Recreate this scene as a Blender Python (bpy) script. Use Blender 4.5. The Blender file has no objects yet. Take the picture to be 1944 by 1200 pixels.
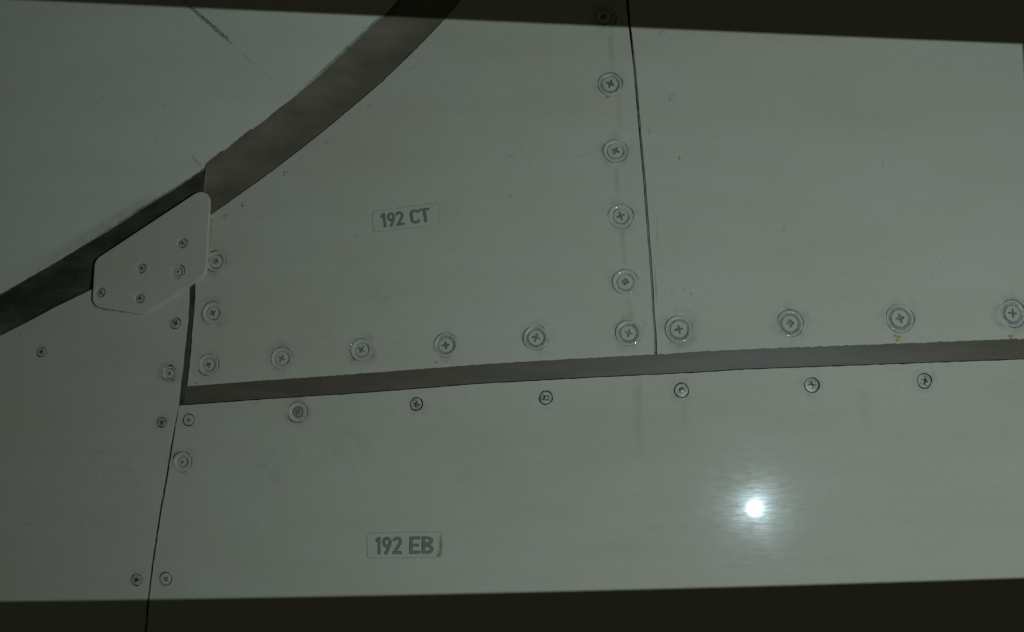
import bpy, math, random
import numpy as np
from mathutils import Vector, Matrix
from mathutils.geometry import delaunay_2d_cdt

rng = random.Random(7)
scene = bpy.context.scene
col = scene.collection

# ------------------------------------------------------------------ camera
HFOV = math.radians(38.0)
PW, PH = 1944.0, 1200.0
F = (PW / 2) / math.tan(HFOV / 2)
CAMZ = 1.5
cd = bpy.data.cameras.new('camera')
cam = bpy.data.objects.new('camera', cd)
col.objects.link(cam)
cam.location = (0, 0, CAMZ)
cam.rotation_euler = (math.radians(90), 0, 0)
cd.sensor_width = 36.0
cd.lens = 18.0 / math.tan(HFOV / 2)
cd.clip_start = 0.01
cd.clip_end = 50
scene.camera = cam

# ------------------------------------------------------------------ dim room light
w = bpy.data.worlds.new('World')
scene.world = w
w.use_nodes = True
bg = w.node_tree.nodes['Background']
bg.inputs['Color'].default_value = (0.825, 1.0, 0.69, 1)
bg.inputs['Strength'].default_value = 0.0184

vs = scene.view_settings
vs.view_transform = 'Standard'
vs.look = 'None'
vs.gamma = 1.0
vs.exposure = 0.0
vs.use_curve_mapping = False

# ------------------------------------------------------------------ the skin's real shape
# camera frame: x right, z up (relative to CAMZ), depth y away from the camera
def depth(x, z):
    return 0.845 + 0.45 * (x - 0.05) ** 2 + 0.20 * z + 0.40 * z * z

def grad(x, z):
    return 0.90 * (x - 0.05), 0.20 + 0.80 * z

def hit(px, py, off=0.0, fn=depth, gfn=grad):
    """pixel direction -> point on the skin, 'off' metres proud of it (along its normal)"""
    dx = (px - PW / 2) / F
    dz = -(py - PH / 2) / F
    t = 0.9
    for _ in range(40):
        x, z = t * dx, t * dz
        gx, gz = gfn(x, z)
        t = fn(x, z) - off * math.sqrt(1 + gx * gx + gz * gz)
    x, z = t * dx, t * dz
    gx, gz = gfn(x, z)
    n = Vector((gx, -1.0, gz)).normalized()
    return Vector((x, t, z + CAMZ)), n

def proj(p):
    return (p.x / p.y * F + PW / 2, -(p.z - CAMZ) / p.y * F + PH / 2)

# fairing: the skin beyond the curved strip stands a little proud and turns less away
_fa, _ = hit(0, 558); _fb, _ = hit(754, 0)
_fd = Vector((_fb.x - _fa.x, _fb.z - _fa.z)).normalized()
_fn2 = Vector((-_fd.y, _fd.x))
FK = 0.27
def depth_f(x, z):
    s = (x - _fa.x) * _fn2.x + (z + CAMZ - _fa.z) * _fn2.y
    return depth(x, z) - FK * s
def grad_f(x, z):
    gx, gz = grad(x, z)
    return gx - FK * _fn2.x, gz - FK * _fn2.y

# ------------------------------------------------------------------ the projector lamp
S, N = hit(1433, 965)
V = (Vector((0, 0, CAMZ)) - S).normalized()
R = 2 * N.dot(V) * N - V
LP = S + R * 0.86
ld = bpy.data.lights.new('projector_lamp', 'SPOT')
lamp = bpy.data.objects.new('projector_lamp', ld)
col.objects.link(lamp)
lamp.location = LP
aim = hit(1000, 580)[0] - LP
lamp.rotation_euler = aim.to_track_quat('-Z', 'Y').to_euler()
ld.spot_size = math.radians(100)
ld.spot_blend = 0.0
ld.shadow_soft_size = 0.0009
ld.energy = 10.3
ld.color = (0.74, 1.0, 1.10)
ld.use_nodes = True
nt = ld.node_tree
for n_ in list(nt.nodes):
    nt.nodes.remove(n_)
out = nt.nodes.new('ShaderNodeOutputLight')
em = nt.nodes.new('ShaderNodeEmission')
nt.links.new(em.outputs[0], out.inputs[0])
tc = nt.nodes.new('ShaderNodeTexCoord')
# rectangular beam: four planes through the lamp
cor = [(0, -4), (1941, 84), (1946, 1096.5), (0, 1141.5)]
cp = [hit(*c)[0] for c in cor]
inv = lamp.matrix_basis.to_3x3().inverted()
cen = inv @ aim
prev = None
for i in range(3):
    a = inv @ (cp[i] - LP)
    b = inv @ (cp[(i + 1) % 4] - LP)
    pn = a.cross(b).normalized()
    if pn.dot(cen) < 0:
        pn = -pn
    dt = nt.nodes.new('ShaderNodeVectorMath'); dt.operation = 'DOT_PRODUCT'
    nt.links.new(tc.outputs['Normal'], dt.inputs[0])
    dt.inputs[1].default_value = pn
    mr = nt.nodes.new('ShaderNodeMapRange')
    mr.inputs['From Min'].default_value = -0.0004
    mr.inputs['From Max'].default_value = 0.0004
    nt.links.new(dt.outputs['Value'], mr.inputs['Value'])
    if prev is None:
        prev = mr.outputs[0]
    else:
        mu = nt.nodes.new('ShaderNodeMath'); mu.operation = 'MULTIPLY'
        nt.links.new(prev, mu.inputs[0]); nt.links.new(mr.outputs[0], mu.inputs[1])
        prev = mu.outputs[0]
nt.links.new(prev, em.inputs['Strength'])

# ------------------------------------------------------------------ materials
def nodes(name):
    m = bpy.data.materials.new(name)
    m.use_nodes = True
    t = m.node_tree
    return m, t, t.nodes['Principled BSDF']

def N_(t, kind, **kw):
    n = t.nodes.new(kind)
    for k, v in kw.items():
        if k in n.inputs.keys():
            n.inputs[k].default_value = v
        else:
            setattr(n, k, v)
    return n

def pos_scaled(t, s):
    g = N_(t, 'ShaderNodeNewGeometry')
    m = N_(t, 'ShaderNodeMapping')
    m.inputs['Scale'].default_value = s
    t.links.new(g.outputs['Position'], m.inputs['Vector'])
    return m.outputs[0]

def ramp(t, fac, stops):
    r = N_(t, 'ShaderNodeValToRGB')
    e = r.color_ramp.elements
    while len(e) < len(stops):
        e.new(0.5)
    for k, (p, c) in enumerate(stops):
        e[k].position = p
        e[k].color = c if len(c) == 4 else (*c, 1)
    t.links.new(fac, r.inputs[0])
    return r.outputs[0]

def mixc(t, fac, a, b, mode='MIX'):
    m = N_(t, 'ShaderNodeMix', data_type='RGBA', blend_type=mode)
    if isinstance(fac, float): m.inputs[0].default_value = fac
    else: t.links.new(fac, m.inputs[0])
    for sock, v in ((m.inputs[6], a), (m.inputs[7], b)):
        if isinstance(v, tuple): sock.default_value = (*v, 1)
        else: t.links.new(v, sock)
    return m.outputs[2]

def paint(name, base, specks=True):
    m, t, p = nodes(name)
    n1 = N_(t, 'ShaderNodeTexNoise', Scale=9.0, Detail=6.0, Roughness=0.65)
    t.links.new(pos_scaled(t, (1, 1, 1.6)), n1.inputs['Vector'])
    lo = tuple(c * k for c, k in zip(base, (0.965, 0.95, 0.93))); hi = tuple(c * k for c, k in zip(base, (1.02, 1.035, 1.05)))
    c = ramp(t, n1.outputs['Fac'], [(0.3, lo), (0.7, hi)])
    # fine mottled orange-peel grime
    n2 = N_(t, 'ShaderNodeTexNoise', Scale=420.0, Detail=4.0, Roughness=0.7)
    t.links.new(pos_scaled(t, (1, 1, 1)), n2.inputs['Vector'])
    c2 = ramp(t, n2.outputs['Fac'], [(0.32, (0.965, 0.965, 0.965)), (0.68, (1.03, 1.03, 1.03))])
    c = mixc(t, 1.0, c, c2, 'MULTIPLY')
    # smeared wipe marks, diagonal
    g = N_(t, 'ShaderNodeNewGeometry')
    mp = N_(t, 'ShaderNodeMapping')
    mp.inputs['Rotation'].default_value = (0, math.radians(-14), 0)
    mp.inputs['Scale'].default_value = (7, 7, 55)
    t.links.new(g.outputs['Position'], mp.inputs['Vector'])
    n3 = N_(t, 'ShaderNodeTexNoise', Scale=1.0, Detail=5.0, Roughness=0.6)
    t.links.new(mp.outputs[0], n3.inputs['Vector'])
    c3 = ramp(t, n3.outputs['Fac'], [(0.35, (0.978, 0.974, 0.965)), (0.6, (1.01, 1.01, 1.01))])
    c = mixc(t, 1.0, c, c3, 'MULTIPLY')
    if specks:
        v = N_(t, 'ShaderNodeTexVoronoi', Scale=38.0)
        t.links.new(pos_scaled(t, (1, 1, 1)), v.inputs['Vector'])
        rr = N_(t, 'ShaderNodeSeparateColor')
        t.links.new(v.outputs['Color'], rr.inputs[0])
        th = N_(t, 'ShaderNodeMath', operation='MULTIPLY'); th.inputs[1].default_value = 0.045
        pw = N_(t, 'ShaderNodeMath', operation='POWER'); pw.inputs[1].default_value = 3.0
        t.links.new(rr.outputs[0], pw.inputs[0]); t.links.new(pw.outputs[0], th.inputs[0])
        sm = N_(t, 'ShaderNodeMath', operation='LESS_THAN')
        t.links.new(v.outputs['Distance'], sm.inputs[0]); t.links.new(th.outputs[0], sm.inputs[1])
        am = N_(t, 'ShaderNodeMath', operation='MULTIPLY')
        t.links.new(sm.outputs[0], am.inputs[0]); t.links.new(rr.outputs[1], am.inputs[1])
        am2 = N_(t, 'ShaderNodeMath', operation='MULTIPLY'); am2.inputs[1].default_value = 0.28
        t.links.new(am.outputs[0], am2.inputs[0])
        c = mixc(t, am2.outputs[0], c, (0.16, 0.16, 0.14))
    t.links.new(c, p.inputs['Base Color'])
    p.inputs['Specular IOR Level'].default_value = 0.16
    # polishing lines run along the aircraft: they break up gloss, only near a highlight
    n4 = N_(t, 'ShaderNodeTexNoise', Scale=1.0, Detail=6.0, Roughness=0.75)
    t.links.new(pos_scaled(t, (60, 60, 1100)), n4.inputs['Vector'])
    b = N_(t, 'ShaderNodeBump', Strength=0.06, Distance=0.0002)
    t.links.new(n4.outputs['Fac'], b.inputs['Height'])
    t.links.new(b.outputs[0], p.inputs['Normal'])
    rg = N_(t, 'ShaderNodeMapRange'); 
    rg.inputs['From Min'].default_value = 0.3; rg.inputs['From Max'].default_value = 0.7
    rg.inputs['To Min'].default_value = 0.11; rg.inputs['To Max'].default_value = 0.22
    t.links.new(n4.outputs['Fac'], rg.inputs['Value'])
    t.links.new(rg.outputs[0], p.inputs['Roughness'])
    n6 = N_(t, 'ShaderNodeTexNoise', Scale=1.0, Detail=6.0, Roughness=0.7)
    t.links.new(pos_scaled(t, (110, 110, 480)), n6.inputs['Vector'])
    n7 = N_(t, 'ShaderNodeTexNoise', Scale=55.0, Detail=2.0)
    t.links.new(pos_scaled(t, (1, 1, 1)), n7.inputs['Vector'])
    ad = N_(t, 'ShaderNodeMath', operation='MULTIPLY_ADD'); ad.inputs[1].default_value = 0.55
    t.links.new(n7.outputs['Fac'], ad.inputs[0]); t.links.new(n6.outputs['Fac'], ad.inputs[2])
    rs = N_(t, 'ShaderNodeMapRange')
    rs.inputs['From Min'].default_value = 0.62; rs.inputs['From Max'].default_value = 0.98
    rs.inputs['To Min'].default_value = 0.022; rs.inputs['To Max'].default_value = 0.085
    t.links.new(ad.outputs[0], rs.inputs['Value'])
    t.links.new(rs.outputs[0], p.inputs['Specular IOR Level'])
    p.inputs['Coat Weight'].default_value = 0.20
    p.inputs['Coat Roughness'].default_value = 0.05
    n5 = N_(t, 'ShaderNodeTexNoise', Scale=1.0, Detail=3.0)
    t.links.new(pos_scaled(t, (25, 25, 500)), n5.inputs['Vector'])
    b2 = N_(t, 'ShaderNodeBump', Strength=0.008, Distance=0.0002)
    t.links.new(n5.outputs['Fac'], b2.inputs['Height'])
    t.links.new(b2.outputs[0], p.inputs['Coat Normal'])
    return m

PAINT = (0.645, 0.565, 0.446)
M = {}
M['paint'] = paint('grey_paint', PAINT)
M['fairing'] = paint('fairing_paint', (0.680, 0.615, 0.500))
M['plate'] = paint('plate_paint', (0.645, 0.56, 0.442))
M['screw_paint'] = paint('screw_paint', (0.61, 0.545, 0.44), False)

def simple(name, a, b, scale=(60, 60, 60), rough=0.5, metal=0.0, detail=5.0, stops=(0.35, 0.65), coat=0.0, bump=0.0):
    m, t, p = nodes(name)
    n = N_(t, 'ShaderNodeTexNoise', Scale=1.0, Detail=detail, Roughness=0.65)
    t.links.new(pos_scaled(t, scale), n.inputs['Vector'])
    a, b = (tuple(v * k for v, k in zip(q, (1.14, 1.0, 0.825))) for q in (a, b))
    c = ramp(t, n.outputs['Fac'], [(stops[0], a), (stops[1], b)])
    t.links.new(c, p.inputs['Base Color'])
    p.inputs['Roughness'].default_value = rough
    p.inputs['Metallic'].default_value = metal
    p.inputs['Coat Weight'].default_value = coat
    if bump:
        bb = N_(t, 'ShaderNodeBump', Strength=bump, Distance=0.001)
        t.links.new(n.outputs['Fac'], bb.inputs['Height'])
        t.links.new(bb.outputs[0], p.inputs['Normal'])
    return m

M['edge'] = simple('panel_edge', (0.10, 0.10, 0.085), (0.30, 0.29, 0.26), (400, 400, 400), 0.6)
M['strip'] = simple('brown_grey_strip', (0.150, 0.133, 0.112), (0.245, 0.215, 0.182), (24, 24, 60), 0.42, detail=9, stops=(0.3, 0.7))
M['strip2'] = simple('brown_grey_strip_straight', (0.112, 0.097, 0.080), (0.175, 0.156, 0.133), (18, 18, 130), 0.45, detail=9, stops=(0.3, 0.7))
M['rubber'] = simple('black_rubber', (0.046, 0.047, 0.044), (0.130, 0.133, 0.130), (26, 26, 60), 0.45, detail=8, stops=(0.42, 0.72), bump=0.3)
M['seam'] = simple('dark_sealant', (0.035, 0.034, 0.028), (0.11, 0.105, 0.088), (160, 160, 60), 0.6)
M['dark'] = simple('dark_gap', (0.018, 0.02, 0.017), (0.04, 0.042, 0.036), (90, 90, 90), 0.8)
M['dirt'] = simple('packed_dirt', (0.03, 0.035, 0.032), (0.11, 0.115, 0.103), (500, 500, 500), 0.75)
M['recess'] = simple('recess_grime', (0.10, 0.095, 0.08), (0.25, 0.235, 0.20), (700, 700, 700), 0.5)
M['filled'] = simple('paint_filled_recess', (0.17, 0.175, 0.158), (0.34, 0.345, 0.32), (700, 700, 700), 0.6)
M['groove'] = simple('grime_filled_groove', (0.12, 0.135, 0.13), (0.30, 0.315, 0.295), (350, 350, 350), 0.7)
M['worn'] = simple('worn_screw_paint', (0.26, 0.27, 0.25), (0.56, 0.565, 0.54), (420, 420, 420), 0.4, detail=4, stops=(0.36, 0.6))
M['brass'] = simple('worn_metal', (0.20, 0.18, 0.13), (0.42, 0.38, 0.28), (600, 600, 600), 0.32, metal=0.8)
M['blue'] = simple('worn_blue_primer', (0.25, 0.30, 0.315), (0.44, 0.475, 0.465), (420, 420, 420), 0.4, detail=3)
M['placard'] = simple('placard_film', (0.545, 0.555, 0.52), (0.575, 0.585, 0.555), (60, 60, 60), 0.35)
M['letter_dark'] = simple('letter_outline', (0.135, 0.165, 0.14), (0.18, 0.21, 0.185), (300, 300, 300), 0.5)
M['letter'] = simple('letter_fill', (0.20, 0.235, 0.205), (0.25, 0.28, 0.25), (300, 300, 300), 0.5)
M['dirt_line'] = simple('dirt_line', (0.34, 0.34, 0.285), (0.50, 0.505, 0.455), (250, 250, 250), 0.6)
M['brown'] = simple('brown_grime', (0.24, 0.215, 0.155), (0.42, 0.395, 0.32), (300, 300, 300), 0.7)
M['rust'] = simple('orange_rust', (0.38, 0.24, 0.09), (0.50, 0.38, 0.20), (500, 500, 500), 0.75)
M['scratch'] = simple('scratch_grey', (0.38, 0.39, 0.365), (0.52, 0.53, 0.50), (400, 400, 400), 0.6)
M['bare'] = simple('bare_metal', (0.25, 0.28, 0.28), (0.75, 0.78, 0.78), (900, 900, 900), 0.3, metal=0.6, bump=0.6)
M['sealant'] = simple('grey_sealant', (0.14, 0.17, 0.155), (0.26, 0.29, 0.27), (300, 300, 300), 0.6)

def film(name, colr, kind):
    """thin dirt film, transparent towards its edges; strength from the object's colour alpha"""
    m, t, p = nodes(name)
    p.inputs['Base Color'].default_value = (*colr, 1)
    p.inputs['Roughness'].default_value = 0.6
    uv = N_(t, 'ShaderNodeTexCoord')
    sp = N_(t, 'ShaderNodeSeparateXYZ')
    t.links.new(uv.outputs['UV'], sp.inputs[0])
    if kind == 'streak':                              # soft across u, fading along v
        a = ramp(t, sp.outputs[0], [(0.0, (0, 0, 0)), (0.32, (1, 1, 1)), (0.68, (1, 1, 1)), (1.0, (0, 0, 0))])
        b = ramp(t, sp.outputs[1], [(0.0, (0, 0, 0)), (0.12, (1, 1, 1)), (0.6, (0.8, 0.8, 0.8)), (1.0, (0, 0, 0))])
    else:                                             # v runs from the inner to the outer rim
        a = ramp(t, sp.outputs[1], [(0.0, (1, 1, 1)), (0.25, (0.7, 0.7, 0.7)), (1.0, (0, 0, 0))])
        n0 = N_(t, 'ShaderNodeTexNoise', Scale=1.0, Detail=3.0)
        t.links.new(pos_scaled(t, (130, 130, 130)), n0.inputs['Vector'])
        b = ramp(t, n0.outputs['Fac'], [(0.42, (0, 0, 0)), (0.62, (1, 1, 1))])
    n = N_(t, 'ShaderNodeTexNoise', Scale=1.0, Detail=5.0)
    t.links.new(pos_scaled(t, (300, 300, 120)), n.inputs['Vector'])
    c = ramp(t, n.outputs['Fac'], [(0.3, (0.35, 0.35, 0.35)), (0.65, (1, 1, 1))])
    x = mixc(t, 1.0, mixc(t, 1.0, a, b, 'MULTIPLY'), c, 'MULTIPLY')
    oi = N_(t, 'ShaderNodeObjectInfo')
    mu = N_(t, 'ShaderNodeMath', operation='MULTIPLY')
    t.links.new(x, mu.inputs[0]); t.links.new(oi.outputs['Alpha'], mu.inputs[1])
    t.links.new(mu.outputs[0], p.inputs['Alpha'])
    return m
M['streak'] = film('dirt_streak_film', (0.15, 0.155, 0.135), 'streak')
M['smudge'] = film('dirt_smudge_film', (0.13, 0.12, 0.085), 'smudge')

# ------------------------------------------------------------------ mesh helpers
def inside(pts, poly):
    x, y = pts[:, 0], pts[:, 1]
    px, py = poly[:, 0], poly[:, 1]
    r = np.zeros(len(pts), bool)
    j = len(poly) - 1
    for i in range(len(poly)):
        c = ((py[i] > y) != (py[j] > y)) & (x < (px[j] - px[i]) * (y - py[i]) / (py[j] - py[i] + 1e-12) + px[i])
        r ^= c
        j = i
    return r

def resample(pts, step=8.0, jit=0.0, seed=0, closed=True, smooth=3):
    """densify a polyline, with an uneven hand-trimmed edge"""
    r = random.Random(seed)
    res = []
    n = len(pts)
    for i in range(n if closed else n - 1):
        a, b = pts[i], pts[(i + 1) % n]
        L = math.hypot(b[0] - a[0], b[1] - a[1])
        k = max(1, int(L / step))
        for q in range(k):
            f = q / k
            x, y = a[0] + (b[0] - a[0]) * f, a[1] + (b[1] - a[1]) * f
            if jit and q > 0:
                g = r.gauss(0, jit)
                x += -(b[1] - a[1]) / L * g; y += (b[0] - a[0]) / L * g
            res.append((x, y))
    if not closed:
        res.append(pts[-1])
    return res

def catmull(pts, k=6):
    out = []
    n = len(pts)
    for i in range(n - 1):
        p0 = pts[max(i - 1, 0)]; p1 = pts[i]; p2 = pts[i + 1]; p3 = pts[min(i + 2, n - 1)]
        for q in range(k):
            t = q / k
            out.append(tuple(0.5 * (2 * p1[d] + (p2[d] - p0[d]) * t + (2 * p0[d] - 5 * p1[d] + 4 * p2[d] - p3[d]) * t * t
                       + (-p0[d] + 3 * p1[d] - 3 * p2[d] + p3[d]) * t ** 3) for d in (0, 1)))
    out.append(pts[-1])
    return out

def roundpoly(pts, rad, seg=5):
    out = []
    n = len(pts)
    for i in range(n):
        p = Vector(pts[i]); a = Vector(pts[i - 1]); b = Vector(pts[(i + 1) % n])
        r = rad[i] if isinstance(rad, (list, tuple)) else rad
        da = (a - p); db = (b - p)
        la = min(r, da.length * 0.45); lb = min(r, db.length * 0.45)
        s = p + da.normalized() * la; e = p + db.normalized() * lb
        for q in range(seg + 1):
            t = q / seg
            v = s * (1 - t) ** 2 + p * 2 * t * (1 - t) + e * t * t
            out.append((v.x, v.y))
    return out

def link(name, me, mats, parent=None, origin=None):
    o = bpy.data.objects.new(name, me)
    col.objects.link(o)
    for m in mats:
        if len(me.materials) < len(mats):
            me.materials.append(M[m])
    if origin is not None:
        o.location = origin - (parent.location if parent else Vector((0, 0, 0)))
    if parent:
        o.parent = parent
    return o

def sheet(name, poly, holes=(), off=0.0, thick=0.002, cham=0.00012, fn=depth, gfn=grad, mats=('paint', 'edge'),
          parent=None, grid=26.0, rnd=1, extra=None):
    """a real sheet of skin: front face following the curved surface, chamfered rim, walls going back"""
    P = np.array(poly)
    H = [np.array(h) for h in holes]
    x0, y0 = P.min(0); x1, y1 = P.max(0)
    gx, gy = np.meshgrid(np.arange(x0 + grid / 2, x1, grid), np.arange(y0 + grid / 2, y1, grid))
    g = np.c_[gx.ravel(), gy.ravel()]
    g = g[inside(g, P)]
    def far(g, Q, d):
        keep = np.ones(len(g), bool)
        for q in Q:
            keep &= ((g - q) ** 2).sum(1) > d * d
        return g[keep]
    g = far(g, P, grid * 0.3)
    for h in H:
        g = g[~inside(g, h)]
        g = far(g, h, 4.0)
    vl = [Vector(p) for p in poly]; el = [(i, (i + 1) % len(poly)) for i in range(len(poly))]
    for h in holes:
        b = len(vl)
        vl += [Vector(p) for p in h]; el += [(b + i, b + (i + 1) % len(h)) for i in range(len(h))]
    vl += [Vector((float(a), float(b))) for a, b in g]
    vo, eo, fo, *_ = delaunay_2d_cdt(vl, el, [], 0, 1e-5)
    vo = np.array([(v.x, v.y) for v in vo])
    fo = np.array([tuple(f) for f in fo if len(f) == 3])
    cen = vo[fo].mean(1)
    keep = inside(cen, P)
    for h in H:
        keep &= ~inside(cen, h)
    fo = fo[keep]
    a, b, c = vo[fo[:, 0]], vo[fo[:, 1]], vo[fo[:, 2]]
    ar = (b[:, 0] - a[:, 0]) * (c[:, 1] - a[:, 1]) - (b[:, 1] - a[:, 1]) * (c[:, 0] - a[:, 0])
    fo = fo[np.abs(ar) > 1e-7]; ar = ar[np.abs(ar) > 1e-7]
    # image y runs down: negative area = counter-clockwise seen from the camera
    fo[ar > 0] = fo[ar > 0][:, ::-1]
    pts, nrm = [], []
    for (px, py) in vo:
        p, n = hit(px, py, off + (extra(px, py) if extra else 0.0), fn, gfn)
        pts.append(p); nrm.append(n)
    if extra:                                         # bowed section: real normals from the mesh
        nn = [Vector((0, 0, 0)) for _ in pts]
        for f in fo:
            k = (pts[f[1]] - pts[f[0]]).cross(pts[f[2]] - pts[f[0]])
            for i in f: nn[i] = nn[i] + k
        nrm = [v.normalized() if v.length > 0 else nrm[i] for i, v in enumerate(nn)]
    org = sum(pts, Vector((0, 0, 0))) / len(pts)
    verts = list(pts); norms = list(nrm)
    faces = [tuple(int(i) for i in f) for f in fo]; smooth = [True] * len(faces); mi = [0] * len(faces)
    ed = {}
    for f in faces:
        for i in range(3):
            e = (f[i], f[(i + 1) % 3])
            ed[e] = ed.get(e, 0) + 1
    bd = [e for e in ed if (e[1], e[0]) not in ed]
    outw = {}
    for (i, j) in bd:
        o = (pts[j] - pts[i]).cross(nrm[i])
        if o.length > 0:
            o.normalize()
            outw.setdefault(i, []).append(o); outw.setdefault(j, []).append(o)
    ring = {}
    for i, lst in outw.items():
        o = sum(lst, Vector((0, 0, 0)))
        o = o.normalized() if o.length > 1e-6 else lst[0]
        prof = []
        for q in range(rnd + 1):                      # rounded shoulder in 'rnd' steps
            t = q / rnd * math.pi / 2
            prof.append((pts[i] + o * cham * math.sin(t) - nrm[i] * cham * (1 - math.cos(t)), (nrm[i] * math.cos(t) + o * math.sin(t)).normalized()))
        prof.append((pts[i] + o * cham - nrm[i] * thick, o))
        ids = []
        for v, n in prof:
            ids.append(len(verts)); verts.append(v); norms.append(n)
        ring[i] = ids
    for (i, j) in bd:
        if i in ring and j in ring:
            for q in range(rnd + 1):
                faces.append((ring[j][q], ring[i][q], ring[i][q + 1], ring[j][q + 1]))
                smooth.append(True); mi.append(0 if q < rnd else 1)
    me = bpy.data.meshes.new(name)
    me.from_pydata([v - org for v in verts], [], faces)
    me.polygons.foreach_set('use_smooth', smooth)
    me.polygons.foreach_set('material_index', mi)
    me.normals_split_custom_set_from_vertices([tuple(n) for n in norms])
    me.update()
    return link(name, me, mats, parent, org)

def tag(o, label, cat, group=None, kind=None):
    o['label'] = label; o['category'] = cat
    if group: o['group'] = group
    if kind: o['kind'] = kind

def ellipse(px, py, rad, off=0.0, fn=depth, gfn=grad, n=44, rough=None):
    """outline in the picture of a true circle of radius 'rad' metres lying on the skin"""
    p, nn = hit(px, py, off, fn, gfn)
    u = Vector((1, 0, 0)); u = (u - nn * u.dot(nn)).normalized(); v = nn.cross(u)
    res = []
    for k in range(n):
        a = k * 2 * math.pi / n
        r = rad + (rough(a) if rough else 0.0)
        q = p + (u * math.cos(a) + v * math.sin(a)) * r
        res.append(proj(q))
    return res

def wob(seed, amp, base):
    """groove width round a fastener: opens here, filled with paint there"""
    r = random.Random(seed)
    terms = [(k, r.uniform(-1, 1), r.uniform(0, 6.28)) for k in (1, 2, 3, 5, 8)]
    def f(a):
        s = sum(c * math.sin(k * a + ph) / (1 + 0.25 * k) for k, c, ph in terms)
        return max(0.00003, base + amp * s)
    return f

# ------------------------------------------------------------------ fasteners (unit radius, local z = outwards)
def disc_with_cross(seed, dome=0.05, cross=0.62, wid=0.16, deep=0.32, wear=0.5):
    r = random.Random(seed)
    n = 36
    outer = []
    for k in range(n):
        a = 2 * math.pi * k / n
        outer.append((math.cos(a), math.sin(a)))
    cr = []
    for q in range(4):
        a = q * math.pi / 2 + r.uniform(-0.06, 0.06)
        L = cross * r.uniform(0.82, 1.08); ww = wid * r.uniform(0.75, 1.2)
        d = Vector((math.cos(a), math.sin(a))); s = Vector((-d.y, d.x))
        cr.append(s * -ww * 1.25 + d * ww * 1.25)
        cr.append(d * L * 0.93 - s * ww * 0.75); cr.append(d * L); cr.append(d * L * 0.93 + s * ww * 0.75)
    cr = [(c.x, c.y) for c in cr]
    mid = [(0.82 * math.cos(2 * math.pi * k / 24 + .1), 0.82 * math.sin(2 * math.pi * k / 24 + .1)) for k in range(24)]
    vl = [Vector(p) for p in outer + cr + mid]
    el = [(i, (i + 1) % n) for i in range(n)] + [(n + i, n + (i + 1) % 16) for i in range(16)]
    vo, eo, fo, *_ = delaunay_2d_cdt(vl, el, [], 0, 1e-6)
    vo = np.array([(v.x, v.y) for v in vo]); fo = np.array([tuple(f) for f in fo])
    cen = vo[fo].mean(1)
    fo = fo[inside(cen, np.array(outer)) & ~inside(cen, np.array(cr))]
    def z(x, y):
        return dome * (1 - (x * x + y * y))
    verts = [(x, y, z(x, y)) for x, y in vo]
    faces = []
    for f in fo:
        a, b, c = (vo[i] for i in f)
        if (b[0] - a[0]) * (c[1] - a[1]) - (b[1] - a[1]) * (c[0] - a[0]) < 0: f = f[::-1]
        faces.append(tuple(int(i) for i in f))
    mi = [0] * len(faces)
    b0 = len(verts)                                    # recess walls and floor
    for x, y in cr: verts.append((x, y, z(x, y)))
    for x, y in cr: verts.append((x * 0.72, y * 0.72, -deep))
    m = len(cr)
    for i in range(m):
        j = (i + 1) % m
        faces.append((b0 + i, b0 + j, b0 + m + j, b0 + m + i)); mi.append(1)
    verts.append((0, 0, -deep * 0.8)); ci = len(verts) - 1
    for i in range(m):
        faces.append((ci, b0 + m + i, b0 + m + (i + 1) % m)); mi.append(2)
    b1 = len(verts)                                    # rim wall
    for x, y in outer: verts.append((x, y, 0.0))
    for x, y in outer: verts.append((x * 1.02, y * 1.02, -0.09))
    for x, y in outer: verts.append((x * 1.02, y * 1.02, -0.5))
    for l in range(2):
        for i in range(n):
            j = (i + 1) % n
            faces.append((b1 + l * n + i, b1 + (l + 1) * n + i, b1 + (l + 1) * n + j, b1 + l * n + j)); mi.append(0 if l == 0 else 1)
    me = bpy.data.meshes.new('screw_head')
    me.from_pydata(verts, [], faces)
    me.polygons.foreach_set('material_index', mi)
    return me

def ring_mesh(name, prof, n=44, seed=0, amp=0.0, mats=None):
    """lathe of (radius, z, material) points; the inner radius wanders a little"""
    r = random.Random(seed)
    ph = [r.uniform(0, 6.28) for _ in range(3)]
    verts, faces, mi = [], [], []
    for l, (rad, z, m) in enumerate(prof):
        for k in range(n):
            a = 2 * math.pi * k / n
            rr = rad
            if l >= len(prof) - 3:
                rr += amp * (math.sin(2 * a + ph[0]) + 0.7 * math.sin(3 * a + ph[1]) + 0.4 * math.sin(7 * a + ph[2]))
            verts.append((rr * math.cos(a), rr * math.sin(a), z))
    for l in range(len(prof) - 1):
        for k in range(n):
            j = (k + 1) % n
            faces.append((l * n + k, l * n + j, (l + 1) * n + j, (l + 1) * n + k)); mi.append(prof[l][2])
    me = bpy.data.meshes.new(name)
    me.from_pydata(verts, [], faces)
    me.polygons.foreach_set('material_index', mi)
    me.polygons.foreach_set('use_smooth', [True] * len(faces))
    me.update()
    return me

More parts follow.
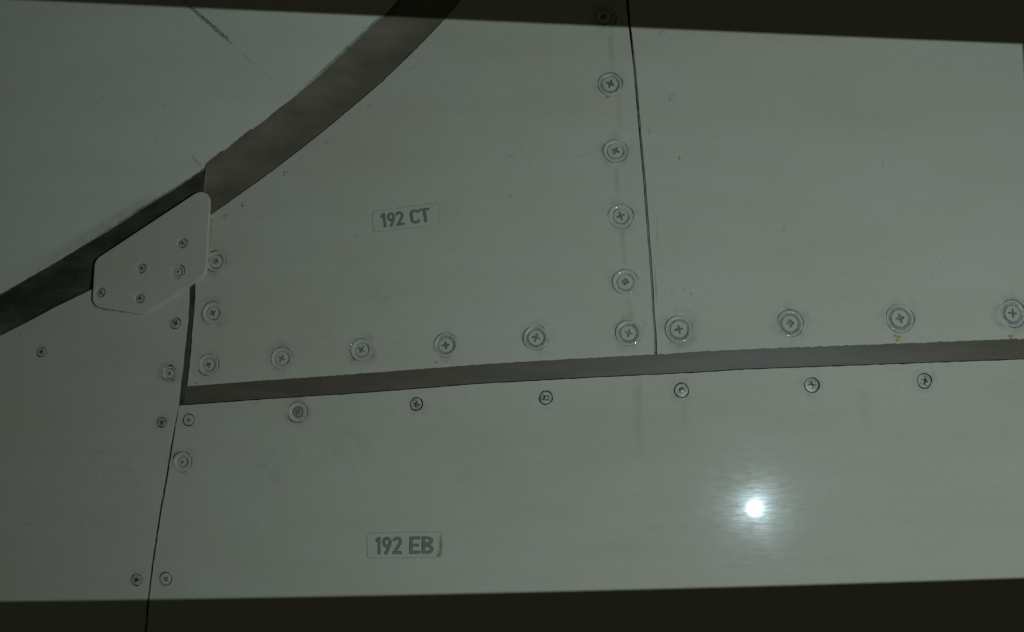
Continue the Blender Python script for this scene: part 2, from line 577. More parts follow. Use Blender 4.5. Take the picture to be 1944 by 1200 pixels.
HEADS = [disc_with_cross(s, cross=c, wid=w_, dome=0.05, deep=0.22) for s, c, w_ in ((1, .60, .15), (2, .66, .14), (3, .56, .17), (4, .62, .13), (5, .5, .18))]
HMATS = {'painted': ('screw_paint', 'filled', 'filled'), 'metal': ('screw_paint', 'recess', 'brass'), 'small': ('worn', 'dirt', 'brass'), 'blue': ('blue', 'recess', 'recess'), 'dark': ('brown', 'dirt', 'brass')}
HEADM = {}
for k, mm in HMATS.items():
    for i, h in enumerate(HEADS):
        c = h.copy()
        for q in mm: c.materials.append(M[q])
        HEADM[k, i] = c
WASH = {}
def washer(ratio, kind, seed):
    """cup washer: level rim, dished towards the head"""
    key = (round(ratio, 2), kind, seed % 4)
    if key not in WASH:
        i = key[0]
        me = ring_mesh('cup_washer', [(1.0, -0.35, 2), (1.0, -0.02, 0), (0.975, 0.004, 0), (i + (1 - i) * 0.62, -0.012, 1),
                                      (i + (1 - i) * 0.22, -0.055, 1), (i + 0.02, -0.10, 2), (i, -0.4, 2)], seed=seed, amp=0.024)
        inner = 'blue' if kind == 'blue' else 'screw_paint'
        for q in ('screw_paint', inner, 'groove'): me.materials.append(M[q])
        WASH[key] = me
    return WASH[key]
FLOOR = ring_mesh('hole_floor', [(1.0, 0, 0), (0.5, 0, 0), (0.02, 0, 0)], n=24)
FLOOR.materials.append(M['dirt'])
FLOOR2 = FLOOR.copy()
FLOOR2.materials.clear(); FLOOR2.materials.append(M['groove'])
PLUG = ring_mesh('rivet_head', [(1.0, -0.3, 0), (0.97, -0.02, 0), (0.8, 0.02, 0), (0.4, 0.03, 0), (0.01, 0.03, 0)], n=28)
PLUG.materials.append(M['screw_paint'])

def mpx(px, py, dpx, off=0.0, fn=depth, gfn=grad):
    return dpx * hit(px, py, off, fn, gfn)[0].y / F

def place(name, me, parent, px, py, rad, off=0.0, rot=0.0, fn=depth, gfn=grad, sub=None, push=0.0):
    p, nn = hit(px, py, off, fn, gfn)
    p = p + nn * push
    u = Vector((1, 0, 0)); u = (u - nn * u.dot(nn)).normalized(); v = nn.cross(u)
    m3 = Matrix((u, v, nn)).transposed() @ Matrix.Rotation(rot, 3, 'Z')
    o = bpy.data.objects.new(name, me)
    col.objects.link(o)
    if sub is not None:                                # sub-part: shares the frame of its part
        o.parent = sub
        o.scale = (rad,) * 3
        o.location = (0, 0, push)
        o.rotation_euler = (0, 0, rot)
        return o
    o.parent = parent
    o.matrix_local = Matrix.Translation(p - parent.location) @ m3.to_4x4() @ Matrix.Scale(rad, 4)
    return o

class Panel:
    def __init__(s):
        s.holes = []; s.jobs = []
    def screw(s, px, py, outer, inner=None, kind='painted', wk='plain', gap=1.0, igap=1.0, off=0.0, fn=depth, gfn=grad, seed=None):
        """outer / inner: diameters in picture pixels; without 'inner' there is no washer"""
        seed = int(px * 7 + py) if seed is None else seed
        R = mpx(px, py, outer, off, fn, gfn) / 2
        px1 = mpx(px, py, 1.0, off, fn, gfn)
        s.holes.append(ellipse(px, py, R, off, fn, gfn, rough=wob(seed, (1.9 if inner else 0.7) * px1 * gap, (1.9 if inner else 2.2) * px1 * gap)))
        s.jobs.append((px, py, R, inner / outer if inner else None, kind, wk, igap, seed, off, fn, gfn, px1))
    def rivet(s, px, py, d, off=0.0, gap=0.7, fn=depth, gfn=grad):
        R = mpx(px, py, d, off, fn, gfn) / 2
        px1 = mpx(px, py, 1.0, off, fn, gfn)
        s.holes.append(ellipse(px, py, R, off, fn, gfn, n=24, rough=wob(int(px + py), 0.7 * px1 * gap, 0.5 * px1 * gap)))
        s.jobs.append((px, py, R, 'rivet', None, None, 0, int(px), off, fn, gfn, px1))
    def finish(s, obj):
        for (px, py, R, ratio, kind, wk, igap, seed, off, fn, gfn, px1) in s.jobs:
            r = random.Random(seed)
            if ratio == 'rivet':
                o = place('rivet', PLUG, obj, px, py, R, off, 0, fn, gfn, push=-0.00005)
                f = place('hole_floor', FLOOR, obj, 0, 0, 1.0, sub=o, push=-0.25); f.scale = (1.3, 1.3, 1)
                continue
            hr = R * (ratio if ratio else 1.0) - (px1 * 0.9 * igap if ratio else 0)
            o = place('screw', HEADM[kind, seed % 5], obj, px, py, hr, off, r.uniform(0, 1.57), fn, gfn, push=-0.0001 if not ratio else -0.0003)
            k = R / hr
            if ratio:
                wme = washer(ratio, wk, seed)
                place('washer', wme, obj, 0, 0, k, sub=o, rot=r.uniform(0, 6), push=0.0002 / hr)
            f = place('hole_floor', FLOOR2 if (ratio and R / px1 > 16) else FLOOR, obj, 0, 0, k * 1.12, sub=o, push=(-0.0005 if (ratio and R / px1 > 16) else -0.0011) / hr)

# ------------------------------------------------------------------ outlines, in picture pixels
fair_edge = [(800, -60), (778, -27), (754, 0), (733, 24.5), (684, 70), (632.5, 119), (581, 165), (552.5, 187), (516, 220), (477.5, 249), (449, 266), (426, 287),
             (400.5, 308), (388, 323), (367, 337.5), (336, 357), (284, 386.6), (232.5, 421), (181, 452), (129, 483), (77.5, 514), (39, 535), (0, 558), (-120, 622), (-330, 735)]
fair_edge = [(1010, -330), (905, -190)] + fair_edge
ct_edge = [(1110, -330), (1000, -160), (930, -70), (878, 0), (849.6, 30), (824, 59), (795, 88), (762, 121.5), (723, 157.6), (684, 192.5), (658, 212), (632.5, 234), (601.5, 261), (565, 287), (539.5, 309),
           (500, 337.5), (465, 362), (411, 401), (399, 408.5), (374, 427)]
def smooth_line(pl, step=7.0, win=5):
    q = np.array(resample(catmull(pl, 4), step, 0, 0, False))
    r = q.copy()
    for i in range(1, len(q) - 1):
        k = min(win, i, len(q) - 1 - i)
        r[i] = q[i - k:i + k + 1].mean(0)
    return [tuple(float(v) for v in p) for p in r]
ct_edge = smooth_line(ct_edge)
fair_edge = smooth_line(fair_edge, 7.0, 3)
lp_edge = [(-330, 810), (-120, 698), (0, 637.5), (64.6, 605), (103, 584), (145, 563.5), (176, 549), (260, 508), (358, 460)]
seam_l = [(361, 500), (359, 560), (356.6, 612), (349, 676), (338.5, 769.5)]
seam_r = [(373, 500), (371, 560), (367, 612), (362, 676), (355, 734.4)]
strip_t = [(355, 734.4), (480, 724), (675, 710), (900, 692.7), (1008, 686), (1117, 679.7), (1242, 673), (1320, 668), (1400, 663.7), (1655, 654), (1944, 643), (2280, 629)]
strip_b = [(338.5, 770.6), (480, 760), (697, 746), (900, 729.7), (1117, 717.6), (1320, 708), (1400, 702.5), (1944, 682.7), (2280, 669)]
low_seam = [(337.5, 772), (325, 850), (315, 914), (305, 967), (292, 1054), (281.5, 1136), (276.5, 1199), (240, 1480)]
ct_seam = [(1158, -330), (1191, 0), (1195, 45.5), (1205, 130), (1214.5, 245), (1223, 337.5), (1228.6, 413), (1235, 495), (1238.4, 545), (1240.5, 595), (1244, 632), (1245.5, 672.5)]

def shift(pl, dx, dy=0.0):
    return [(x + dx, y + dy) for x, y in pl]

# ---- backing structure behind every gap
back = sheet('fuselage_frame', [(-340, -340), (2290, -340), (2290, 1490), (-340, 1490)], off=-0.0055, thick=0.004, mats=('dark', 'dark'), grid=60)
back['kind'] = 'structure'

# ---- panel with placard 192 CT
ct = Panel()
for a in ((1146, 32, 46, 29, 'painted', 'blue'), (1158, 159, 45, 30, 'metal', 'blue'), (1168, 286, 46, 30, 'metal', 'plain'), (1178, 410, 48, 29, 'metal', 'plain'),
          (1187, 535, 49, 31, 'painted', 'plain'), (1193, 632, 49, 30, 'painted', 'blue'), (1017, 641, 47, 30, 'metal', 'blue'), (846, 655, 46, 28, 'painted', 'blue'),
          (686, 664, 43, 26, 'painted', 'plain'), (534, 680, 42, 27, 'painted', 'plain'), (395, 692, 41, 24, 'painted', 'plain'), (403, 594, 43, 25, 'painted', 'plain')):
    ct.screw(*a, gap=rng.uniform(0.55, 0.9) * (1.0 if a[0] > 900 else 0.75), igap=rng.uniform(0.7, 1.2) * (1.0 if a[0] > 900 else 0.7))
ct.screw(409, 496, 40, 26, 'painted', 'plain', gap=0.8)
for a in ((541, 329, 8), (462, 387, 8), (427, 411.5, 7), (624, 269, 8), (702, 203, 9), (782, 130, 9)):
    ct.rivet(*a, gap=1.5 if a[0] < 600 else 0.9)
out = resample(ct_edge, 3.5, 0.3, 3, False)
out += resample(seam_r[:-1] + [(355.2, 733.6)], 7, 0.4, 4, False)
out += resample(shift(strip_t[:7], 0, -0.4)[1:] , 5, 0.3, 5, False)
out += resample(shift(ct_seam, -2.6)[::-1][1:], 9, 0.12, 6, False)
obj_ct = sheet('access_panel', out, ct.holes, mats=('paint', 'edge'))
tag(obj_ct, 'grey painted access panel carrying the 192 CT placard, bordered by the curved strip', 'panel')
ct.finish(obj_ct)

# ---- plain panel
rp = Panel()
for a in ((1289, 625, 52, 33, 'metal', 'blue'), (1500, 614, 51, 33, 'metal', 'blue'), (1709, 604, 55, 35, 'metal', 'blue'), (1923, 595, 52, 32, 'metal', 'blue'), (2138, 586, 52, 32, 'metal', 'blue')):
    rp.screw(*a, gap=rng.uniform(0.6, 1.0), igap=rng.uniform(0.9, 1.5))
rp.rivet(1276, 185, 13, gap=0.8); rp.rivet(1258, 66, 16, gap=0.35)
out = resample(shift(ct_seam, 2.6), 9, 0.2, 8, False)
out += resample(shift([(1246, 673)] + strip_t[7:], 2.6, -0.4), 4, 0.5, 9, False)
out += [(2280, -330)]
obj_rp = sheet('skin_panel', resample(out, 60), rp.holes, mats=('paint', 'edge'))
tag(obj_rp, 'plain grey skin panel above the straight strip, with a single row of ringed screws', 'panel')
rp.finish(obj_rp)

# ---- lower panel with placard 192 EB
eb = Panel()
eb.screw(345, 877, 38, 19, 'painted', 'plain', gap=0.8)
eb.screw(564, 782, 38, 20, 'dark', 'plain', gap=0.8)
for a in ((358, 797, 20, None, 'painted'), (790, 767, 22, None, 'small'), (1036, 755, 23, None, 'small'), (1294, 741, 25, None, 'small'), (1541, 731, 26, None, 'small'),
          (1755, 723, 26, None, 'small'), (2000, 713, 26, None, 'small'), (314, 1099, 22, None, 'painted')):
    eb.screw(*a, gap=1.1)
out = resample(strip_b, 8, 0.25, 11, False) + [(2280, 1480)]
out += resample(shift(low_seam, 2.1)[::-1], 8, 0.3, 12, False)
obj_eb = sheet('access_panel', resample(out, 60), eb.holes, mats=('paint', 'edge'))
tag(obj_eb, 'long grey access panel carrying the 192 EB placard, below the straight strip', 'panel')
eb.finish(obj_eb)

# ---- panel under the black seal
lf = Panel()
lf.screw(321, 709, 28, 20, 'painted', 'plain', gap=0.8, igap=1.0)
for a in ((333, 614, 19), (307, 802, 17), (78, 668, 17), (259, 1101, 20)):
    lf.screw(a[0], a[1], a[2], None, 'small', gap=0.9)
lf.rivet(40, 637, 10)
out = resample(lp_edge[:-1] + [(352, 463)], 8, 0.3, 13, False)
out += resample(seam_l, 8, 0.35, 14, False)
out += resample(shift(low_seam, -2.1)[1:], 8, 0.25, 15, False) + [(-330, 1480)]
obj_lf = sheet('skin_panel', resample(out, 60), lf.holes, mats=('paint', 'edge'))
tag(obj_lf, 'plain grey skin panel between the black seal and the long thin vertical seam', 'panel')
lf.finish(obj_lf)

# ---- upper fairing with the cracked hairline joint
def ribbon(pl, wid, seed=0, jit=0.0):
    r = random.Random(seed)
    L, Rr = [], []
    n = len(pl)
    for i, (x, y) in enumerate(pl):
        a = pl[max(i - 1, 0)]; b = pl[min(i + 1, n - 1)]
        d = Vector((b[0] - a[0], b[1] - a[1])).normalized()
        ww = wid(i / (n - 1)) if callable(wid) else wid
        g = r.gauss(0, jit)
        L.append((x - d.y * (ww / 2 + g), y + d.x * (ww / 2 + g)))
        Rr.append((x + d.y * (ww / 2 + r.gauss(0, jit)), y - d.x * (ww / 2 + r.gauss(0, jit))))
    return L + Rr[::-1]
crack = resample([(300, -46), (357, 9), (392, 40), (429, 72), (445, 88), (478, 118), (512, 149), (549, 183)], 5, 0.4, 21, False)
def cw(t):
    if t < 0.22: return 6.5
    if t < 0.52: return 6.5 + 6 * (t - 0.22)
    if t < 0.56: return 3.0
    return 0.9 + 0.5 * math.sin(40 * t)
crk = ribbon(crack, cw, 22, 0.25)
FO = 0.002
out = resample(fair_edge, 3.5, 0.45, 16, False) + [(-330, -330)]
FE = out
obj_fr = sheet('fairing', resample(out, 60), [crk], off=FO, thick=0.0035, cham=0.00015, fn=depth_f, gfn=grad_f, mats=('fairing', 'edge'), rnd=2)
tag(obj_fr, 'smooth grey fairing skin above the curved strip, with a chipped diagonal hairline joint', 'fairing')
# metal lip under the joint
lip = sheet('joint_backing', ribbon(crack, 12), off=FO - 0.0003, thick=0.0004, fn=depth_f, gfn=grad_f, mats=('bare', 'edge'), parent=obj_fr, grid=40)
# chipped grey sealant along the fairing's edge
for k, (pa, pb, ww) in enumerate((((430, 285.5), (455, 263), 5), ((474, 252.5), (495, 236.5), 5), ((374, 334), (399, 309), 4))):
    pl = resample([pa, ((pa[0] + pb[0]) / 2, (pa[1] + pb[1]) / 2), pb], 2.5, 0.5, 30 + k, False)
    sheet('sealant_chip', ribbon(pl, lambda t, w_=ww: w_ * (0.35 + math.sin(math.pi * t) * 0.65), k, 0.5), off=FO + 0.0001, thick=0.0008, cham=0.00005,
          fn=depth_f, gfn=grad_f, mats=('sealant', 'sealant'), parent=obj_fr, grid=9)

# ---- strips and seals
def strip_coord(px, py, A, B):
    da = min((px - a[0]) ** 2 + (py - a[1]) ** 2 for a in A) ** 0.5
    db = min((px - b[0]) ** 2 + (py - b[1]) ** 2 for b in B) ** 0.5
    return da / (da + db + 1e-6)
FA = list(fair_edge)
CA = list(ct_edge)
fa_up = [p for p in FA if p[0] >= 389.5]
out = shift(fa_up[::2], -5, -3)
out += [(390, 322), (386, 362), (392, 374), (398, 413)]
out += shift([p for p in CA if p[0] >= 399][::-1][::2], 1.5, 1.5)
obj_cs = sheet('curved_strip', out, off=-0.0009, thick=0.002, mats=('strip', 'dark'), grid=14,
               extra=lambda x, y: -0.0024 * (1 - (2 * strip_coord(x, y, FA, CA) - 1) ** 2))
tag(obj_cs, 'wide curved brown-grey strip between the fairing and the 192 CT panel', 'strip')

out = resample(shift(strip_t, 0, -3)[1:], 30, 0, 0, False)
out += resample(shift(strip_b, 0, -2.2)[::-1][:-1], 30, 0, 0, False) + [(351.5, 767.5), (355, 731.5)]
obj_hs = sheet('straight_strip', out, off=-0.0009, thick=0.002, mats=('strip2', 'dark'), grid=16)
tag(obj_hs, 'narrow straight brown-grey strip separating the upper panels from the 192 EB panel', 'strip')

fa_lo = [p for p in FA if p[0] <= 388]
LA = resample(lp_edge, 5, 0, 0, False)
out = shift(fa_lo[::2], -3, -4) + [(-330, 818)] + shift(resample(lp_edge[1:], 20, 0, 0, False), 2, 4) + [(378, 430), (383.5, 368), (386.5, 324)]
obj_rs = sheet('rubber_seal', out, off=-0.0022, thick=0.002, mats=('rubber', 'dark'), grid=14,
               extra=lambda x, y: 0.0016 * (1 - (2 * strip_coord(x, y, FA, LA) - 1) ** 2))
tag(obj_rs, 'black smeared rubber seal along the fairing, running under the cover plate', 'seal')

mid = [((a[0] + b[0]) / 2, (a[1] + b[1]) / 2) for a, b in zip(seam_l, seam_r)]
sl = shift(resample(seam_l, 8, 0.4, 41, False), 1.6)
sr = shift(resample(seam_r[:-1] + [(352.5, 769)], 8, 0.5, 42, False), -1.4)
obj_sb = sheet('sealant_bead', sl + sr[::-1], off=-0.0013, thick=0.002, mats=('seam', 'dark'), grid=6,
               extra=lambda x, y: 0.0006 * math.cos((x - (366 - (y - 560) * 0.085)) / 6.0 * 1.2))
tag(obj_sb, 'black sealant bead filling the upright gap below the cover plate', 'sealant')
# thin sealant left in the seam beside the ringed screws
cs = resample([(1196, -60), (1200, 60), (1206, 130), (1216, 245), (1224, 337), (1229, 413), (1235, 495), (1240, 595), (1244.5, 668)], 10, 0.2, 43, False)
obj_s2 = sheet('sealant_bead', ribbon(cs, 3.2, 44, 0.3), off=-0.0006, thick=0.002, mats=('sealant', 'dark'), grid=10)
tag(obj_s2, 'thin grey sealant bead in the upright seam beside the column of ringed screws', 'sealant')

# ---- five-screw cover plate
PO = 0.0019
pl = Panel()
pl.screw(337, 516, 26, 17, 'painted', 'plain', gap=1.1, igap=1.2, off=PO)
for a in ((346, 461.5, 18), (268, 509, 17), (265, 566.5, 18), (190.5, 555, 17)):
    pl.screw(a[0], a[1], 25, 17, 'small', 'plain', gap=0.3, igap=0.9, off=PO)
out = roundpoly([(181, 494), (379, 363), (397, 371), (389.5, 521), (272, 596), (176, 580)], [12, 14, 16, 16, 10, 16], 6)
obj_pl = sheet('cover_plate', resample(out, 8), pl.holes, off=PO, thick=0.0024, cham=0.0005, mats=('plate', 'plate'), rnd=4, grid=16)
tag(obj_pl, 'small six-sided grey cover plate with rounded corners and five screws over the black seal', 'plate')
pl.finish(obj_pl)
# brown grime gathered along its edge, on the panel beneath
gr = resample([(399, 415), (400, 440), (397, 470), (393, 505), (386, 526)], 5, 0.5, 51, False)
sheet('edge_grime', ribbon(gr, lambda t: 9 - 5 * t, 52, 0.5), off=0.00012, thick=0.0001, cham=0.00003, mats=('dirt_line', 'dirt_line'), parent=obj_ct, grid=9)
gr = resample([(177, 580), (190, 585.5), (271, 597), (330, 561), (354, 546)], 5, 0.3, 53, False)
sheet('edge_grime', ribbon(gr, lambda t: 3.5 - 2.5 * t, 54, 0.4), off=0.00012, thick=0.0001, cham=0.00003, mats=('brown', 'brown'), parent=obj_lf, grid=9)

# ------------------------------------------------------------------ placards and lettering
def stroke(pl, wdt, closed=False):
    """flat ribbon with mitred joints, in letter units"""
    n = len(pl); L, Rr = [], []
    P = [Vector(p) for p in pl]
    for i in range(n):
        a = P[i - 1] if (i > 0 or closed) else None
        b = P[(i + 1) % n] if (i < n - 1 or closed) else None
        d1 = (P[i] - a).normalized() if a is not None else None
        d2 = (b - P[i]).normalized() if b is not None else None
        d1 = d1 or d2; d2 = d2 or d1
        n1 = Vector((-d1.y, d1.x)); n2 = Vector((-d2.y, d2.x))
        m = (n1 + n2)
        m = m / max(0.25, m.dot(n1)) if m.length > 1e-6 else n1
        m = m if m.length < 1.6 else m.normalized() * 1.6
        L.append(P[i] + m * wdt / 2); Rr.append(P[i] - m * wdt / 2)
    q = []
    for i in range(n if closed else n - 1):
        j = (i + 1) % n
        q.append((L[i], L[j], Rr[j], Rr[i]))
    return q
def arc(cx, cy, rx, ry, a0, a1, n=14):
    return [(cx + rx * math.cos(math.radians(a0 + (a1 - a0) * k / n)), cy + ry * math.sin(math.radians(a0 + (a1 - a0) * k / n))) for k in range(n + 1)]
SW = 0.175
h = SW / 2
# glyph strokes in a box 0..w by 0..1
GL = {
 '1': (0.31, [([(h * 0.4, 0.74), (0.31 - h, 0.93)], 0), ([(0.31 - h, 1.0), (0.31 - h, 0.0)], 0)]),
 '9': (0.53, [(arc(0.265, 0.265 + 0.42, 0.265 - h, 0.315 - h, 0, 360, 24)[:-1], 1), ([(0.53 - h - 0.005, 0.62), (0.49 - h, 0.48), (0.17, 0.0)], 0)]),
 '2': (0.53, [(arc(0.265, 0.715, 0.265 - h, 0.285 - h, 172, -35, 16) + [(h + 0.035, h)], 0), ([(0.0, h), (0.53, h)], 0)]),
 'C': (0.55, [(arc(0.275, 0.715, 0.275 - h, 0.285 - h, 5, 180, 14) + arc(0.275, 0.285, 0.275 - h, 0.285 - h, 180, 355, 14), 0)]),
 'T': (0.56, [([(0.0, 1 - h), (0.56, 1 - h)], 0), ([(0.28, 1.0), (0.28, 0.0)], 0)]),
 'E': (0.52, [([(h, 0.0), (h, 1.0)], 0), ([(0.0, 1 - h), (0.52, 1 - h)], 0), ([(0.0, 0.5), (0.46, 0.5)], 0), ([(0.0, h), (0.52, h)], 0)]),
 'B': (0.57, [([(h, 0.0), (h, 1.0)], 0), ([(0.0, 1 - h)] + arc(0.30, 0.745, 0.245 - h, 0.255 - h, 90, -90, 12) + [(0.0, 0.49 + 0.087)], 0),
              ([(0.0, 0.49)] + arc(0.31, 0.265, 0.26 - h, 0.265 - h, 90, -90, 12) + [(0.0, h)], 0)]),
}
def letter(ch, quad, parent, name):
    """quad: picture corners TL, TR, BR, BL of the glyph box"""
    wd, strokes = GL[ch]
    TL, TR, BR, BL = [Vector(q) for q in quad]
    def mp(x, y, off):
        u = x / wd
        p = (BL * (1 - u) + BR * u) * (1 - y) + (TL * (1 - u) + TR * u) * y
        return hit(p.x, p.y, off)[0]
    verts, faces, mi = [], [], []
    lay = 0
    for grow, base, m in ((0.0, 0.00022, 0), (-0.095, 0.00034, 1)):
        for si, (pl_, cl) in enumerate(strokes):
            for q in stroke(pl_, SW + grow, bool(cl)):
                b = len(verts)
                for v in q:
                    x, y = v.x, v.y
                    if m: x = min(max(x, 0.045), wd - 0.045); y = min(max(y, 0.045), 0.955)
                    verts.append(mp(x, y, base + si * 0.00002))
                faces.append((b, b + 1, b + 2, b + 3)); mi.append(m)
    c = sum(verts, Vector((0, 0, 0))) / len(verts)
    me = bpy.data.meshes.new(name)
    me.from_pydata([v - c for v in verts], [], faces)
    me.polygons.foreach_set('material_index', mi)
    o = bpy.data.objects.new(name, me); col.objects.link(o)
    me.materials.append(M['letter_dark']); me.materials.append(M['letter'])
    o.parent = parent
    o.location = c - parent.location - (parent.parent.location if parent.parent else Vector((0, 0, 0)))
    return o

def placard(panel, corners, letters, rot):
    rp_ = roundpoly(corners, 9, 5)
    c = Vector((sum(p[0] for p in corners) / 4, sum(p[1] for p in corners) / 4))
    rim = [((p[0] - c.x) * (1 + 1.6 / abs(corners[1][0] - corners[0][0]) * 2) + c.x, (p[1] - c.y) * (1 + 1.6 / 46 * 2) + c.y) for p in rp_]
    o = sheet('placard', resample(rp_, 6, 0.08, 3), off=0.00018, thick=0.00012, cham=0.00003, mats=('placard', 'dirt_line'), parent=panel, grid=14)
    e = sheet('edge_grime', resample(rim, 5, 0.25, 4), off=0.00007, thick=0.00006, cham=0.00002, mats=('dirt_line', 'dirt_line'), parent=panel, grid=14)
    for ch, quad in letters:
        letter(ch, quad, o, 'digit' if ch.isdigit() else 'letter')
    return o

def row(x0, spans, top, bot, sc, ox, oy):
    """spans: (char, left, right) in a zoomed crop; top/bot lines y = a + b*x in the same crop"""
    res = []
    for ch, l, r in spans:
        f = lambda x, ln: (ox + x / sc, oy + (ln[0] + ln[1] * x) / sc)
        sl_ = x0
        res.append((ch, [f(l - sl_, top), f(r - sl_, top), f(r, bot), f(l, bot)]))
    return res
lt = row(12, [('1', 770, 803), ('9', 812, 865), ('2', 866, 921), ('C', 960, 1026), ('T', 1024, 1090)], (283, -0.122), (377, -0.122), 3.428, 500, 350)
pc = placard(obj_ct, [(707.5, 402), (832.5, 385.5), (833.5, 426), (708.5, 440.5)], lt, 0)
le = row(0, [('1', 518, 565), ('9', 578, 663), ('2', 667, 753), ('E', 815, 913), ('B', 923, 1030)], (373, -0.013), (526, -0.013), 4.615, 600, 940)
pe = placard(obj_eb, [(697.5, 1012.6), (838.8, 1010.4), (838.2, 1057), (697.5, 1059.6)], le, 0)
# the damaged brown end of the lower placard
br = [(838, 1016), (835, 1019), (837.5, 1021), (833, 1022.5), (836.5, 1025), (831.5, 1028.5), (835, 1030), (831, 1032.5), (835.5, 1035), (833.5, 1040), (836, 1042), (830.5, 1046), (834, 1049),
      (829, 1053), (831, 1057.5), (836, 1057), (838.6, 1053), (838.8, 1030)]
sheet('brown_grime', br, off=0.00027, thick=0.0001, cham=0.00003, mats=('brown', 'brown'), parent=obj_eb, grid=6)

# ------------------------------------------------------------------ stains, smudges, scratches
def blob(px, py, rx, ry, seed, n=14):
    r = random.Random(seed)
    return [(px + rx * r.uniform(0.5, 1.1) * math.cos(2 * math.pi * k / n), py + ry * r.uniform(0.5, 1.1) * math.sin(2 * math.pi * k / n)) for k in range(n)]
for k, (ow, x, y, rx, ry) in enumerate(((obj_ct, 1155, 184, 5, 3), (obj_rp, 1699, 637, 4.5, 3), (obj_rp, 1706, 640, 6, 3), (obj_rp, 1704, 646, 3, 5), (obj_rp, 1919, 639, 7, 4.5), (obj_ct, 373, 727.5, 3, 2.5),
                                    (obj_ct, 669, 684, 4, 2.5), (obj_ct, 994, 650, 3.5, 3), (obj_rp, 1482, 631, 3, 3), (obj_rp, 1290, 300, 2.5, 5), (obj_ct, 828, 688, 4, 2), (obj_ct, 393, 712, 4, 2), (obj_ct, 838, 633, 2.5, 1.5), (obj_rp, 1276, 553, 2, 2), (obj_rp, 1298, 551, 1.5, 3), (obj_rp, 1312, 557, 2, 2.5))):
    sheet('rust_stain', blob(x, y, rx, ry, k), off=0.00012, thick=0.0001, cham=0.00002, mats=('rust', 'rust'), parent=ow, grid=8)

def patch(name, parent, mat, alpha, fnuv, nu, nv, off=0.0001, wrap=False, fn=depth, gfn=grad):
    verts, faces, uvs = [], [], []
    for j in range(nv + 1):
        for i in range(nu + 1):
            x, y = fnuv(i / nu, j / nv)
            verts.append(hit(x, y, off, fn, gfn)[0]); uvs.append((i / nu, j / nv))
    for j in range(nv):
        for i in range(nu):
            a = j * (nu + 1) + i
            faces.append((a, a + 1, a + nu + 2, a + nu + 1))
    c = sum(verts, Vector((0, 0, 0))) / len(verts)
    me = bpy.data.meshes.new(name)
    me.from_pydata([v - c for v in verts], [], faces)
    uv = me.uv_layers.new(name='UVMap')
    for l in me.loops:
        uv.data[l.index].uv = uvs[l.vertex_index]
    o = bpy.data.objects.new(name, me); col.objects.link(o)
    me.materials.append(M[mat])
    o.color = (1, 1, 1, alpha)
    o.parent = parent; o.location = c - parent.location
    return o
def streak(parent, x0, y0, x1, y1, wd, alpha):
    patch('dirt_streak', parent, 'streak', alpha, lambda u, v: (x0 + (x1 - x0) * v + (u - 0.5) * wd, y0 + (y1 - y0) * v), 4, 10)
for a in ((obj_ct, 1158, 62, 1163, 140, 13, .30), (obj_ct, 1174, 188, 1178, 262, 14, .16), (obj_ct, 1168, 312, 1175, 385, 14, .30), (obj_ct, 1181, 436, 1187, 512, 14, .32), (obj_ct, 1192, 562, 1199, 608, 16, .22),
          (obj_eb, 1209, 716, 1213, 880, 26, .24), (obj_eb, 1298, 758, 1300, 830, 18, .20), (obj_ct, 848, 678, 848, 689, 8, .3), (obj_fr, 70, 60, 55, 330, 60, .10), (obj_eb, 1640, 735, 1645, 850, 30, .08)):
    if a[0] is obj_fr:
        continue
    streak(*a[:-1], a[-1] * 0.42)
def smudge(parent, px, py, r0, r1, alpha, off=0.0001):
    p, nn = hit(px, py)
    patch('dirt_smudge', parent, 'smudge', alpha, lambda u, v: (px + (r0 + (r1 - r0) * v) * math.cos(6.2832 * u), py + (r0 + (r1 - r0) * v) * math.sin(6.2832 * u)), 24, 3, off)
for own, P_ in ((obj_ct, ct), (obj_rp, rp), (obj_eb, eb), (obj_lf, lf)):
    for j in P_.jobs:
        if j[3] == 'rivet': continue
        r0 = j[2] / j[11]
        smudge(own, j[0], j[1], r0 * 1.06, r0 * (1.75 if r0 > 15 else 2.3), rng.uniform(0.06, 0.26))
for x, y, r in ((600, 630, 60), (520, 900, 80), (730, 560, 50), (1000, 300, 60), (230, 900, 80), (180, 1000, 60), (660, 850, 60)):
    smudge(obj_ct if y < 700 else (obj_eb if x > 330 else obj_lf), x, y, 1, r, rng.uniform(0.04, 0.08))

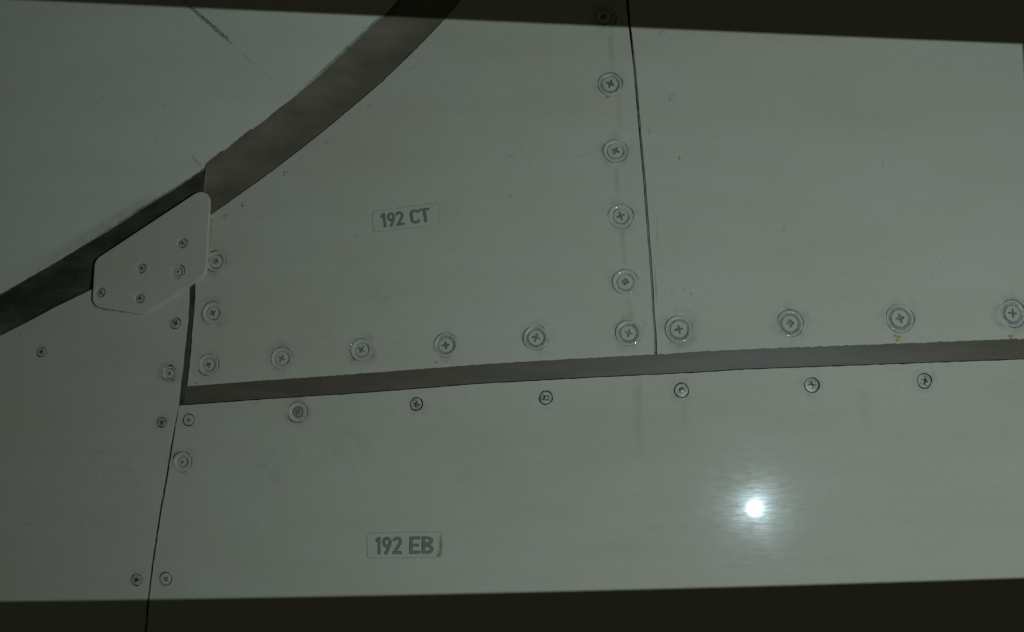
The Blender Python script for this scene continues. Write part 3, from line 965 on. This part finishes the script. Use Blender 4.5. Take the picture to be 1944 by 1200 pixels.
def mark(parent, pts, wd, seed, mat='scratch', fn=depth, gfn=grad, off=0.00008):
    q = resample(catmull(pts, 3), 5, 0.25, seed, False)
    sheet('scratch', ribbon(q, lambda t: wd * (0.25 + 0.75 * math.sin(math.pi * min(max(t, .05), .95))), seed, 0.1), off=off, thick=0.00006, cham=0.00001,
          fn=fn, gfn=gfn, mats=(mat, mat), parent=parent, grid=12)
for k, (ow, pts, wd) in enumerate(((obj_rp, [(1676, 298), (1677, 310), (1674, 318)], 1.8), (obj_rp, [(1797, 476), (1780, 508), (1755, 545)], 0.6), (obj_rp, [(1230, 243), (1234, 249), (1231, 256)], 2.0),
        (obj_rp, [(1237, 246), (1238, 253)], 1.6), (obj_rp, [(1243, 213), (1245, 220)], 2), (obj_rp, [(1238, 155), (1238, 161)], 1.6), (obj_rp, [(1288, 238), (1287, 245)], 1.6), (obj_rp, [(1277, 122), (1277, 130)], 1.4),
        (obj_ct, [(1060, 304), (1090, 299), (1125, 294)], 1.4), (obj_ct, [(673, 451), (681, 444)], 2.4), (obj_ct, [(735, 592), (745, 591)], 2), (obj_ct, [(859, 46), (863, 51), (861, 57)], 1.4),
        (obj_eb, [(470, 893), (500, 885), (520, 876)], 1.2), (obj_lf, [(185, 858), (200, 856)], 2.4), (obj_lf, [(42, 998), (60, 992)], 1.6), (obj_lf, [(88, 987), (96, 984)], 2),
        (obj_rp, [(1247, 408), (1248, 440), (1249, 470)], 2.0), (obj_rp, [(1243, 505), (1245, 540), (1247, 580)], 2.4))):
    mark(ow, pts, wd, 100 + k, 'dirt_line' if k >= 16 else 'scratch')
for k, pts in enumerate(([(313, 197), (314, 204)], [(292, 265), (297, 263)], [(355, 264), (357, 266)], [(184, 191), (185, 193)], [(536, 101), (539, 103)])):
    mark(obj_fr, pts, 2.2, 140 + k, 'scratch', depth_f, grad_f, FO + 0.00008)

def edge_film(parent, pts, wd, alpha, side=-1):
    q = resample(catmull(pts, 3), 6, 0, 0, False)
    n = len(q) - 1
    def f(u, v):
        i = min(int(v * n), n - 1); t = v * n - i
        x = q[i][0] * (1 - t) + q[i + 1][0] * t; y = q[i][1] * (1 - t) + q[i + 1][1] * t
        d = Vector((q[i + 1][0] - q[i][0], q[i + 1][1] - q[i][1])).normalized()
        return x + d.y * (u - 0.5) * wd, y - d.x * (u - 0.5) * wd
    patch('dirt_streak', parent, 'streak', alpha, f, 4, 24, FO + 0.0001, fn=depth_f, gfn=grad_f)
edge_film(obj_fr, [(735, 21), (684, 68.5), (632, 117), (581, 163), (552, 186)], 8, 0.6)
edge_film(obj_fr, [(386, 322), (336, 356), (284, 386), (232, 420), (181, 451), (129, 482)], 7, 0.55)
edge_film(obj_fr, [(300, 370), (232, 408), (181, 440), (100, 488), (20, 535)], 26, 0.16)
edge_film(obj_fr, [(384, 318), (372, 305), (366, 296), (376, 290)], 5, 0.3)
